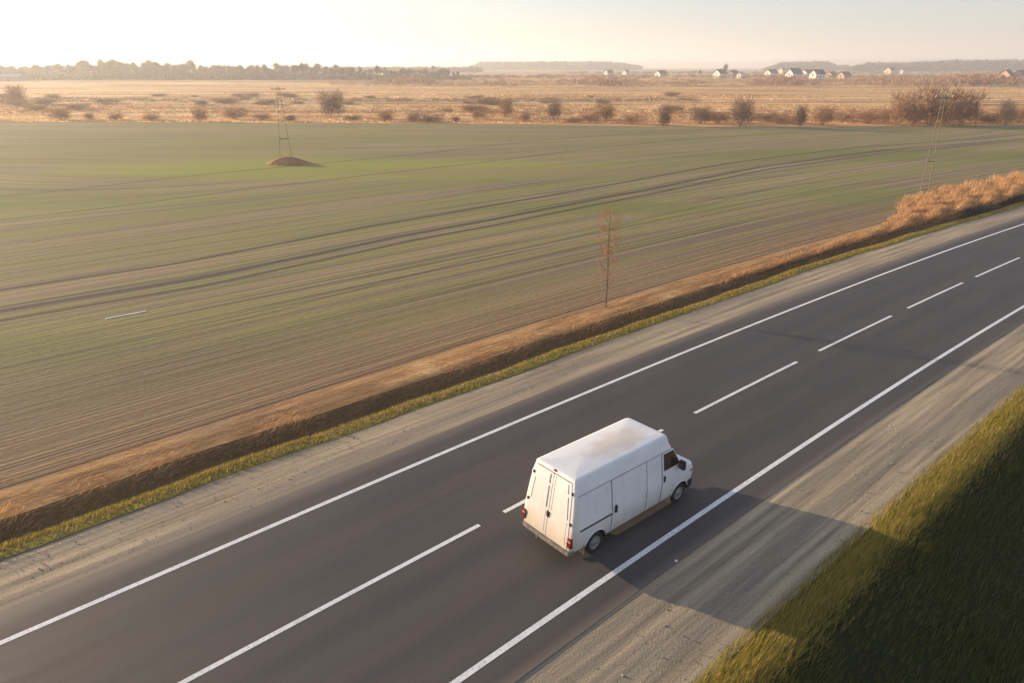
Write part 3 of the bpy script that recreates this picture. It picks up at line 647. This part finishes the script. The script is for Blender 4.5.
# ================================================================== SHRUBS AND TREES
def twig_tris(n, fn, ln, wd, up=.6):
    """n slender loose twigs; fn(n) -> positions and outward directions"""
    P, D = fn(n); D = D + rng.normal(0, .45, (n, 3)); D[:, 2] += up; D /= np.linalg.norm(D, axis=1)[:, None]
    S = np.cross(D, rng.normal(0, 1, (n, 3))); S /= np.linalg.norm(S, axis=1)[:, None]; L = ln * rng.uniform(.5, 1.4, n)[:, None]; W = wd * rng.uniform(.6, 1.4, n)[:, None]
    return np.stack([P - S * W / 2, P + S * W / 2, P + D * L], 1)
def lump_fn(lumps):
    C = np.array([l[:3] for l in lumps]); Rr = np.array([l[3:6] for l in lumps])
    def fn(n):
        i = rng.integers(0, len(C), n); q = rng.normal(0, 1, (n, 3)); q /= np.linalg.norm(q, axis=1)[:, None]; q *= rng.random(n)[:, None] ** .5
        return C[i] + q * Rr[i], q
    return fn
def make_shrub(name, h, w, m, nt, tl, tw, seed):
    r = random.Random(seed); root = empty(name, (0, 0, 0)); mb = MB(); lumps = []
    for k in range(6):
        a = r.uniform(0, 6.28); rr = w * .42 * r.uniform(.3, 1); hx, hy, hz = rr * math.cos(a), rr * math.sin(a), h * r.uniform(.55, .85)
        mb.tube([(hx * .1, hy * .1, -.1), (hx * .5, hy * .5, hz * .5), (hx, hy, hz)], [.03 * h / 3, .022 * h / 3, .008 * h / 3], 5)
        lumps.append((hx, hy, hz, w * .24, w * .24, h * .2)); lumps.append((hx * .6, hy * .6, hz * .55, w * .25, w * .25, h * .25))
        lumps.append((hx * 1.1, hy * 1.1, hz * .4, w * .2, w * .2, h * .28))
    mb.build('stem', M['bark'], root); tri_obj('crown', twig_tris(nt, lump_fn(lumps), tl, tw), m, root)
    return root
def make_tree(name, h, w, m, nt, tl, tw, seed):
    r = random.Random(seed); root = empty(name, (0, 0, 0)); mb = MB(); lumps = []
    mb.tube([(0, 0, -.3), (.02 * h, 0, h * .3), (0, .02 * h, h * .6), (.02 * h, 0, h * .92)], [.022 * h, .017 * h, .011 * h, .003 * h], 7)
    for k in range(9):
        a = k * 2.4 + r.uniform(-.4, .4); z0 = h * r.uniform(.25, .7); rr = w * .5 * r.uniform(.5, 1) * (1.15 - z0 / h); z1 = z0 + h * r.uniform(.12, .28)
        x, y = rr * math.cos(a), rr * math.sin(a); mb.tube([(0, 0, z0), (x * .5, y * .5, z0 + (z1 - z0) * .4), (x, y, z1)], [.008 * h, .005 * h, .002 * h], 5)
        lumps.append((x, y, z1, w * .2, w * .2, h * .12)); lumps.append((x * .55, y * .55, z1 + h * .05, w * .2, w * .2, h * .14))
    lumps += [(0, 0, h * .85, w * .18, w * .18, h * .14)] * 2 + [(0, 0, h * .6, w * .3, w * .3, h * .2)]
    mb.build('trunk', M['bark'], root); tri_obj('crown', twig_tris(nt, lump_fn(lumps), tl, tw), m, root)
    return root
def place(proto, used, x, y, z, sc, rz, label, cat, group=None):
    o = proto if not used[0] else copy_tree(proto)
    used[0] = True; o.location = (x, y, z); o.scale = sc if hasattr(sc, '__len__') else (sc,) * 3; o.rotation_euler = (0, 0, rz)
    o['label'] = label; o['category'] = cat
    if group: o['group'] = group
    elif 'group' in o: del o['group']
    return o
sh = [(make_shrub('bare_shrub', 3.0, 3.2, M['twig'], 1300, .8, .045, 11), [False]), (make_shrub('bare_shrub', 3.0, 4.4, M['redtwig'], 1700, .7, .05, 12), [False]),
      (make_shrub('bare_shrub', 3.0, 2.4, M['twig'], 1200, .8, .045, 13), [False]), (make_shrub('bare_shrub', 3.0, 3.4, M['redtwig'], 1300, .8, .045, 14), [False])]
rr = random.Random(5)
special = [  # px, base py, height, proto, label
    (740, 126, 1.9, 0, 'large dense dark bare shrub at the far field edge, right of centre'),
    (663, 126, 1.35, 2, 'compact dark rounded shrub just left of the large dense dark shrub'),
    (553, 119, 1.35, 0, 'small dark upright shrub standing alone near the middle of the far field edge'),
    (330, 117, 2.1, 0, 'tall dark shrub at the field edge right of the pole on the mound'),
    (15, 103, 2.0, 1, 'broad dark shrub at the far left end of the dry grassland'),
    (605, 120, 1.3, 1, 'low spreading reddish shrub right of the small dark upright shrub'),
    (505, 117, 1.5, 3, 'loose reddish shrub left of the small dark upright shrub'),
    (800, 127, 1.4, 2, 'narrow dark shrub between the large dense shrub and the tall thicket at the field edge'),
    (900, 127, 2.3, 3, 'tall reddish bush at the left end of the thicket behind the two-legged pole'),
    (928, 127, 2.7, 1, 'tallest reddish bush of the thicket behind the two-legged pole'),
    (960, 126, 2.4, 3, 'tall reddish bush at the right side of the thicket behind the two-legged pole'),
    (1005, 126, 1.7, 0, 'dark bush at the far right end of the field edge')]
def ypix(py, z=0): 
    d = PITCH - math.atan((341.5 - py) / 700); return (CAM_H - z) / math.tan(d)
for px, py, hs, k, lab in special:
    Y = max(ypix(py), 0); x = far_x(px, Y); Y = max(Y, float(yb(x)) + 2.5); x = far_x(px, Y)
    place(sh[k][0], sh[k][1], x, Y, ground_z(x, Y), hs, rr.uniform(0, 6), lab, 'shrub')
g1 = 'bare brown shrubs along the far edge of the green field'; l1 = 'low leafless brown shrub in the row along the far edge of the green field'
g2 = 'bare shrubs scattered over the dry grassland'; l2 = 'leafless brown shrub scattered in the dry orange grassland beyond the field'
for px in [115, 150, 200, 235, 262, 352, 385, 412, 432, 455, 478, 525, 575, 590, 632, 700, 718, 765, 782, 822, 843, 868, 884, 915, 945, 975, 990, 1018, 60, 90, 290, -25, 1050, 1075]:
    Y = float(yb(far_x(px, 168))) + rr.uniform(3, 16); x = far_x(px, Y)
    k = rr.choice([0, 1, 1, 3, 3]); e = 1.4 if px > 690 else 1
    place(sh[k][0], sh[k][1], x, Y, ground_z(x, Y), (rr.uniform(.9, 1.9) * e, rr.uniform(.7, 1.3) * e, rr.uniform(.35, .95) * e), rr.uniform(0, 6), l1, 'shrub', g1)
for i in range(60):
    py = rr.choice([97, 98, 103, 104, 105, 111]) + rr.uniform(-1, 1); px = rr.uniform(-40, 1060)
    if px > 560 and rr.random() < .7: continue
    Y = ypix(py); x = far_x(px, Y); k = rr.choice([0, 1, 1, 3, 3]); f_ = rr.uniform(.5, 1.3)
    place(sh[k][0], sh[k][1], x, Y, ground_z(x, Y), (f_ * 2.3, f_ * 1.8, f_ * .5), rr.uniform(0, 6), l2, 'shrub', g2)
# left-hand tree belt, individual trees
tp = [(make_tree('bare_tree', 13, 8, M['greytwig'], 1500, 1.6, .16, 21), [False]), (make_tree('bare_tree', 11, 9, M['greytwig'], 1500, 1.6, .16, 22), [False]), (make_tree('bare_tree', 14, 6.5, M['greytwig'], 1300, 1.8, .16, 23), [False])]
gt = 'bare trees of the tree belt on the left horizon'; lt = 'leafless greyish tree in the hazy tree belt on the left horizon'
prof_x = [-60, 0, 60, 110, 230, 270, 330, 400, 480]; prof_h = [.8, .76, .82, .92, .84, .76, .68, .56, .44]
for i in range(170):
    px = -60 + 520 * (i + rr.random()) / 170; Y = rr.uniform(575, 680); x = far_x(px, Y, 2.5); k = rr.choice([0, 1, 2]); f_ = float(np.interp(px, prof_x, prof_h)) * rr.choice([.8, .88, .95, 1.0, 1.08, 1.25])
    place(tp[k][0], tp[k][1], x, Y, ground_z(x, Y), (f_ * 1.25, f_ * 1.25, f_), rr.uniform(0, 6), lt, 'tree', gt)
for px, Y, f_, lab in ((724.5, 760, .85, 'bare tree rising behind the white house with a slate roof right of the middle horizon'), (700, 740, .45, 'small round bare tree on the horizon left of the slate-roofed white house'),
                       (608, 800, .4, 'small dark bare tree beside the leftmost house on the open horizon'), (433, 820, .75, 'lone slim bare tree standing above the low horizon left of the middle')):
    x = far_x(px, Y, 2.5); place(tp[2][0], tp[2][1], x, Y, ground_z(x, Y), f_, rr.uniform(0, 6), lab, 'tree')
# undergrowth under the belt and the brown scrub belt across the middle distance
def scrub(name, n, px0, px1, Y0, Y1, h0, h1, w, m, k=26, hf=None):
    cx = rng.uniform(px0, px1, n); Y = rng.uniform(Y0, Y1, n); x = (cx - 512) / 700 * (Y * math.cos(PITCH) + 10 * math.sin(PITCH)); z = plain_z(x, Y); hh = rng.uniform(h0, h1, n)
    if hf is not None: hh = hh * hf(cx)
    P = np.repeat(np.stack([x, Y, z], 1), k, 0); H = np.repeat(hh, k); W = w * rng.uniform(.6, 1.3, n).repeat(k); N = n * k
    q = rng.normal(0, 1, (N, 3)); q /= np.linalg.norm(q, axis=1)[:, None]; q *= rng.random(N)[:, None] ** .4
    P = P + np.stack([q[:, 0] * W, q[:, 1] * W, H * (.42 + .42 * q[:, 2])], 1); D = q * .4 + rng.normal(0, .35, (N, 3)); D[:, 2] += .9; D /= np.linalg.norm(D, axis=1)[:, None]
    S_ = np.cross(D, rng.normal(0, 1, (N, 3))); S_ /= np.linalg.norm(S_, axis=1)[:, None]; l = (H * .35)[:, None]; wd = (H * .10)[:, None]
    return tag(tri_obj(name, np.stack([P - S_ * wd, P + S_ * wd, P + D * l], 1), m), kind='stuff')
scrub('undergrowth', 1700, -90, 470, 570, 640, 3, 6, 3.2, M['greytwig'], 24, lambda c: np.interp(c, [-90, 300, 470], [1.25, 1, .5]))
scrub('low_scrub', 1100, -60, 620, 200, 250, .3, 1.0, 1.8, M['redtwig'], 22)
scrub('low_scrub', 900, -60, 700, 268, 300, .5, 1.4, 2.2, M['twig'], 20)
scrub('low_scrub', 800, 480, 1100, 176, 225, .3, 1.3, 1.6, M['redtwig'], 22)
scrub('scrub', 1500, 330, 1150, 470, 560, 1.6, 4.0, 3.0, M['redtwig'], 24, lambda c: .7 + .5 * np.sin(c * .05) * np.sin(c * .017 + 1) + .5 * sstep(850, 900, c))
scrub('scrub', 800, 420, 1150, 600, 760, 1.5, 3.5, 4.0, M['twig'], 20)
scrub('scrub', 500, 560, 1150, 900, 1200, 2, 4.5, 6.0, M['twig'], 18)
# far woods, one mass each
scrub('forest', 1100, 470, 640, 1900, 2150, 16, 22, 7, M['wood'], 34, lambda c: np.interp(c, [470, 482, 610, 645], [.5, 1, 1, .5]))
scrub('forest', 650, 764, 836, 1700, 1900, 15, 20, 7, M['wood'], 34, lambda c: np.interp(c, [764, 782, 826, 836], [.3, .95, 1.05, .6]))
scrub('forest', 1900, 846, 1100, 1500, 1800, 12, 19, 7, M['wood'], 34, lambda c: np.interp(c, [846, 866, 900, 950, 1100], [.4, .95, .95, 1.2, 1.25]))
scrub('forest', 700, 300, 480, 1200, 1400, 5, 10, 6, M['wood'], 26)
scrub('forest', 500, 838, 848, 1900, 2000, 9, 13, 4, M['wood'], 10)

# ================================================================== HOUSES ON THE HORIZON
def house(label, px, py, gw, ln, wh, rh, wall, roof, ang=R(37), chim=True, name='house', wins=2, cat='house'):
    """px, py: pixel of the foot of the gable wall's left corner region; gable looks towards the low sun"""
    Y = (CAM_H - 2.5) * 808 / (py - 66); x = far_x(px, Y, 2.5); root = empty(name, (x, Y, ground_z(x, Y) - .05), ang)
    tag(root, label, cat)
    # local: ridge along +x starting at the gable (x=0), y across, centred
    w = gw / 2
    MB().add([(0, -w, 0), (0, w, 0), (0, w, wh), (0, 0, wh + rh), (0, -w, wh), (ln, -w, 0), (ln, w, 0), (ln, w, wh), (ln, 0, wh + rh), (ln, -w, wh)],
             [(0, 4, 3, 2, 1), (5, 6, 7, 8, 9), (0, 5, 9, 4), (1, 2, 7, 6), (0, 1, 6, 5), (2, 3, 8, 7), (3, 4, 9, 8)]).build('wall', wall, root)
    e = .5; t = .22; sl = rh / w; rb = MB()
    for sg in (-1, 1):
        a = [(-e, sg * (w + e), wh - e * sl + .05), (ln + e, sg * (w + e), wh - e * sl + .05), (ln + e, 0, wh + rh + .05), (-e, 0, wh + rh + .05)]
        rb.add(a + [(p[0], p[1], p[2] + t) for p in a], [(0, 1, 2, 3), (4, 7, 6, 5), (0, 4, 5, 1), (1, 5, 6, 2), (2, 6, 7, 3), (3, 7, 4, 0)])
    rf = rb.build('roof', roof, root)
    if chim: MB().box(ln * .6, ln * .6 + .9, .6, 1.4, wh + rh - 1.2, wh + rh + 1.1).build('chimney', M['hw_brick'], rf)
    for k in range(wins):
        xx = ln * (k + .5) / wins - .7; f = MB().box(xx, xx + 1.4, -w - .06, -w + .05, wh * .35, wh * .35 + 1.4).build('window', M['hw_white'], root); MB().box(xx + .12, xx + 1.28, -w - .075, -w - .062, wh * .35 + .12, wh * .35 + 1.28).build('pane', M['pane'], f)
    f = MB().box(-.06, .05, -.7, .7, wh * .6, wh * .6 + 1.4).build('window', M['hw_white'], root); MB().box(-.075, -.062, -.58, .58, wh * .6 + .12, wh * .6 + 1.28).build('pane', M['pane'], f)
    dx = ln * .5 - .5; MB().box(dx, dx + 1.0, -w - .05, -w + .05, 0, 2.1).build('door', M['brownroof'], root)
    return root
W_, C_, SL = M['hw_white'], M['hw_cream'], M['slate']
house('small dark-roofed house, leftmost of the houses on the open horizon', 606, 75, 7, 9, 3.0, 3.0, W_, SL)
house('tiny white house with a bluish side wall, just right of the leftmost dark-roofed house', 624, 74.5, 6, 7, 3.2, 2.4, W_, M['greyroof'])
house('low wide dark-roofed house in scrub, left of the white house with a tree behind', 657, 76.5, 8, 11, 2.8, 3.0, W_, SL, wins=3)
house('large white house with a slate roof and a bare tree rising behind it', 716, 78, 8, 10, 4.0, 3.2, W_, SL)
house('dark-roofed house standing just right of the white house with the tree behind', 730, 76.5, 7.5, 9, 2.8, 3.4, M['greyroof'], SL)
house('small plain white shed below the dark-roofed houses right of the tree', 738.5, 78.3, 4.5, 3.0, 3.4, 1.2, W_, M['greyroof'], chim=False, name='shed', wins=1, cat='shed')
house('white gabled house with a long slate roof, leftmost of the village cluster', 767, 76.0, 8, 14, 3.4, 3.2, W_, SL, wins=3)
house('tall pale house at the back of the village, its roof above the others', 780, 73.5, 8, 8, 5.0, 2.6, C_, SL)
house('white gabled house with a big sloping dark roof in the middle of the village cluster', 788.5, 78.2, 8, 15, 4.0, 4.2, W_, SL, wins=3)
house('long dark-roofed house with a white gable behind the front house of the village', 803, 76.6, 8, 17, 3.6, 3.0, W_, SL, wins=4)
house('front house of the village with a tall narrow white gable and bluish side wall', 812, 79.6, 6.0, 13, 4.6, 2.8, W_, SL, wins=3)
house('brown-roofed house just right of the white village houses', 828, 77.2, 7, 9, 2.4, 2.6, M['hw_brick'], M['brownroof'])
house('low red-brown roofed house with a pink gable, rightmost of the village cluster', 840, 78.8, 6.5, 11, 3.0, 2.6, M['hw_pink'], M['brownroof'])
house('lone cream gabled house with a dark roof before the woods on the right', 887, 74.2, 9, 12, 5.0, 3.6, C_, SL)
house('small white outbuilding beside the lone cream gabled house', 901, 73.8, 4.5, 4, 4.2, 1.5, W_, M['greyroof'], chim=False, name='outbuilding', wins=1, cat='outbuilding')
house('pale brick house with dark roof and chimney near the right end of the horizon', 1003, 79.6, 8, 9, 3.8, 3.6, M['hw_brick'], SL)
house('pale brick house at the very right end of the horizon, partly out of the picture', 1016.5, 79.6, 7.5, 10, 3.8, 3.2, M['hw_brick'], SL)
house('long hall with a light blue sheet roof in front of the left tree belt', 1, 80.5, 10, 16, 3.0, 1.6, M['greyroof'], M['blueroof'], R(4), False, 'hall', 4, 'hall')
house('long low grey-roofed hall among the trees, right of the blue-roofed one', 38, 79.5, 10, 20, 4.5, 1.8, W_, M['greyroof'], R(3), False, 'hall', 4, 'hall')
house('small dark-roofed house among the trees at the right end of the tree belt', 326, 76.2, 7, 9, 4.0, 3.0, W_, SL)
house('low dark-roofed house on the horizon just right of the tree belt', 404, 76.0, 7, 10, 3.0, 2.4, C_, SL)
house('small dark-roofed house on the horizon between the tree belt and the lone slim tree', 381, 75.6, 7, 8, 3.2, 2.6, C_, SL)

# ================================================================== POLES
def lattice_pole(name, h, spread, label, loc, rz=0, arms=True, m='concrete', r=.10):
    root = empty(name, loc, rz); tag(root, label, 'utility pole')
    top = h
    for sg in (-1, 1): MB().tube([(sg * spread / 2, 0, -.3), (sg * .12, 0, top)], [r, r * .7], 8).build('leg', M[m], root)
    MB().box(-spread * .35, spread * .35, -.06, .06, h * .30, h * .30 + .12).build('brace', M[m], root)
    if arms:
        c = MB().box(-.9, .9, -.05, .05, top - .35, top - .25).build('crossarm', M['steel'], root)
        for xx in (-.8, 0, .8): MB().lathe([(.02, 0), (.05, .02), (.05, .10), (.03, .16), (.001, .17)], (0, 0, 0), 10)
        for xx in (-.8, 0, .8): MB().tube([(xx, 0, top - .25), (xx, 0, top - .15), (xx, 0, top - .02)], [.03, .06, .035], 8).build('insulator', M['pale_piece'], c)
    return root
lattice_pole('utility_pole', 9.7, .80, 'tall two-legged concrete pole standing in the dry reeds beside the road', (44.7, 76.6, .05), R(-8), m='palewood', r=.055)
lattice_pole('utility_pole', 9.5, 1.6, 'two-legged pole standing on the small soil mound in the green field', (-30.6, 97.3, .5), R(15), m='palewood', r=.04)
lattice_pole('utility_pole', 5.5, 1.6, 'short pale A-shaped pole in the brown scrub below the rightmost village house', (far_x(866, 455), 455, ground_z(0, 455)), 0, False, r=.12)
for px, py0, lab in ((809.7, 86, 'short pale pole in the scrub below the front village house'), (834.5, 88, 'short pale pole in the scrub below the brown-roofed house'), (775, 87, 'short pale pole below the leftmost village house'),
                     (958, 90, 'slim pale pole standing before the right-hand woods, left of the pale brick houses'), (930, 90, 'slim pale pole in the scrub behind the reddish thicket')):
    Y = 440; x = far_x(px, Y); root = empty('power_pole', (x, Y, ground_z(x, Y))); tag(root, lab, 'power pole'); hh = 4.8 if px < 850 else 8.0
    MB().tube([(0, 0, -.3), (0, 0, hh)], [.13, .09], 8).build('post', M['concrete'], root); MB().box(-.7, .7, -.05, .05, hh - .5, hh - .38).build('crossarm', M['steel'], root)

# soil mound
V = []; F = []; nr, na = 9, 32
for i in range(nr):
    q = i / (nr - 1); 
    for k in range(na):
        a = 2 * math.pi * k / na; f_ = 1 + .08 * math.sin(3 * a + 1) + .05 * math.sin(7 * a); x = 3.6 * q * f_ * math.cos(a); y = 1.9 * q * f_ * math.sin(a)
        V.append((x, y, .95 * (1 - q * q) ** 1.3 * (1 + .1 * math.sin(5 * a + q * 4)) - .06))
for i in range(nr - 1):
    for k in range(na): a = i * na + k; b = i * na + (k + 1) % na; F.append((a, b, b + na, a + na))
mo = MB().add(V, F).build('soil_mound', M['mound'], None, True); mo.location = (-30.4, 97.2, .08)
tag(mo, 'small orange-brown soil mound in the green field with a pole on it', 'mound')
# long strip standing in for a small pale object blurred by motion
bd = MB().box(-1.0, 1.0, -.07, .07, 0, .05).build('pale_piece', M['pale_piece'], None, bevel=.008); bd.location = (-20.6, 35.3, .10); bd.rotation_euler = (0, 0, ANG - .06)
tag(bd, 'long pale strip standing in for a small blurred object, along the rows in the left part of the green field', 'pale_piece')
# stone on the shoulder
X_, Y_ = -1, -1
bm = bmesh.new(); bmesh.ops.create_icosphere(bm, subdivisions=2, radius=.05)
for v in bm.verts: v.co *= 1 + .25 * math.sin(v.co.x * 40 + 1) * math.cos(v.co.y * 33); v.co.z *= .6
me = bpy.data.meshes.new('stone'); bm.to_mesh(me); bm.free(); me.materials.append(M['pale_piece']); so = bpy.data.objects.new('stone', me); col.objects.link(so)
Ys = (CAM_H) / math.tan(PITCH - math.atan((341.5 - 561) / 700)); so.location = (far_x(676, Ys), Ys, .0); tag(so, 'single pale stone lying beside the right-hand edge line near the van', 'stone')
# sapling
sp = empty('sapling', (5.2, 36.9, .15)); tag(sp, 'slender sapling with sparse rust-coloured leaves on the dry bank beside the ditch', 'sapling')
mb = MB().tube([(0, 0, -.2), (.03, 0, 1.6), (-.03, .03, 3.4), (.02, 0, 5.0)], [.045, .036, .024, .008], 7); ls = []
rs = random.Random(3)
for k in range(16):
    z0 = .9 + k * .25; a = k * 2.4; r_ = .55 * rs.uniform(.6, 1); x, y = r_ * math.cos(a), r_ * math.sin(a); mb.tube([(0, 0, z0), (x * .6, y * .6, z0 + .3), (x, y, z0 + .55)], [.012, .009, .004], 4); ls.append((x, y, z0 + .5, .3, .3, .35))
mb.build('trunk', M['bark'], sp)
tri_obj('crown', twig_tris(1100, lump_fn(ls), .30, .012, 1.0), M['redtwig'], sp); tri_obj('leaves', twig_tris(480, lump_fn(ls[5:]), .08, .045, 0), M['rust'], sp)

# ================================================================== HAZE
hz = mat('haze'); t_ = hz.node_tree; t_.nodes.remove(t_.nodes['Principled BSDF']); pv = t_.nodes.new('ShaderNodeVolumePrincipled')
pv.inputs['Color'].default_value = (.93, .94, .97, 1); pv.inputs['Density'].default_value = .00045; pv.inputs['Anisotropy'].default_value = .42
t_.links.new(pv.outputs[0], t_.nodes['Material Output'].inputs['Volume'])
tag(MB().box(-9700, 9700, -3200, 11200, -6, 105).build('haze', hz), kind='stuff')
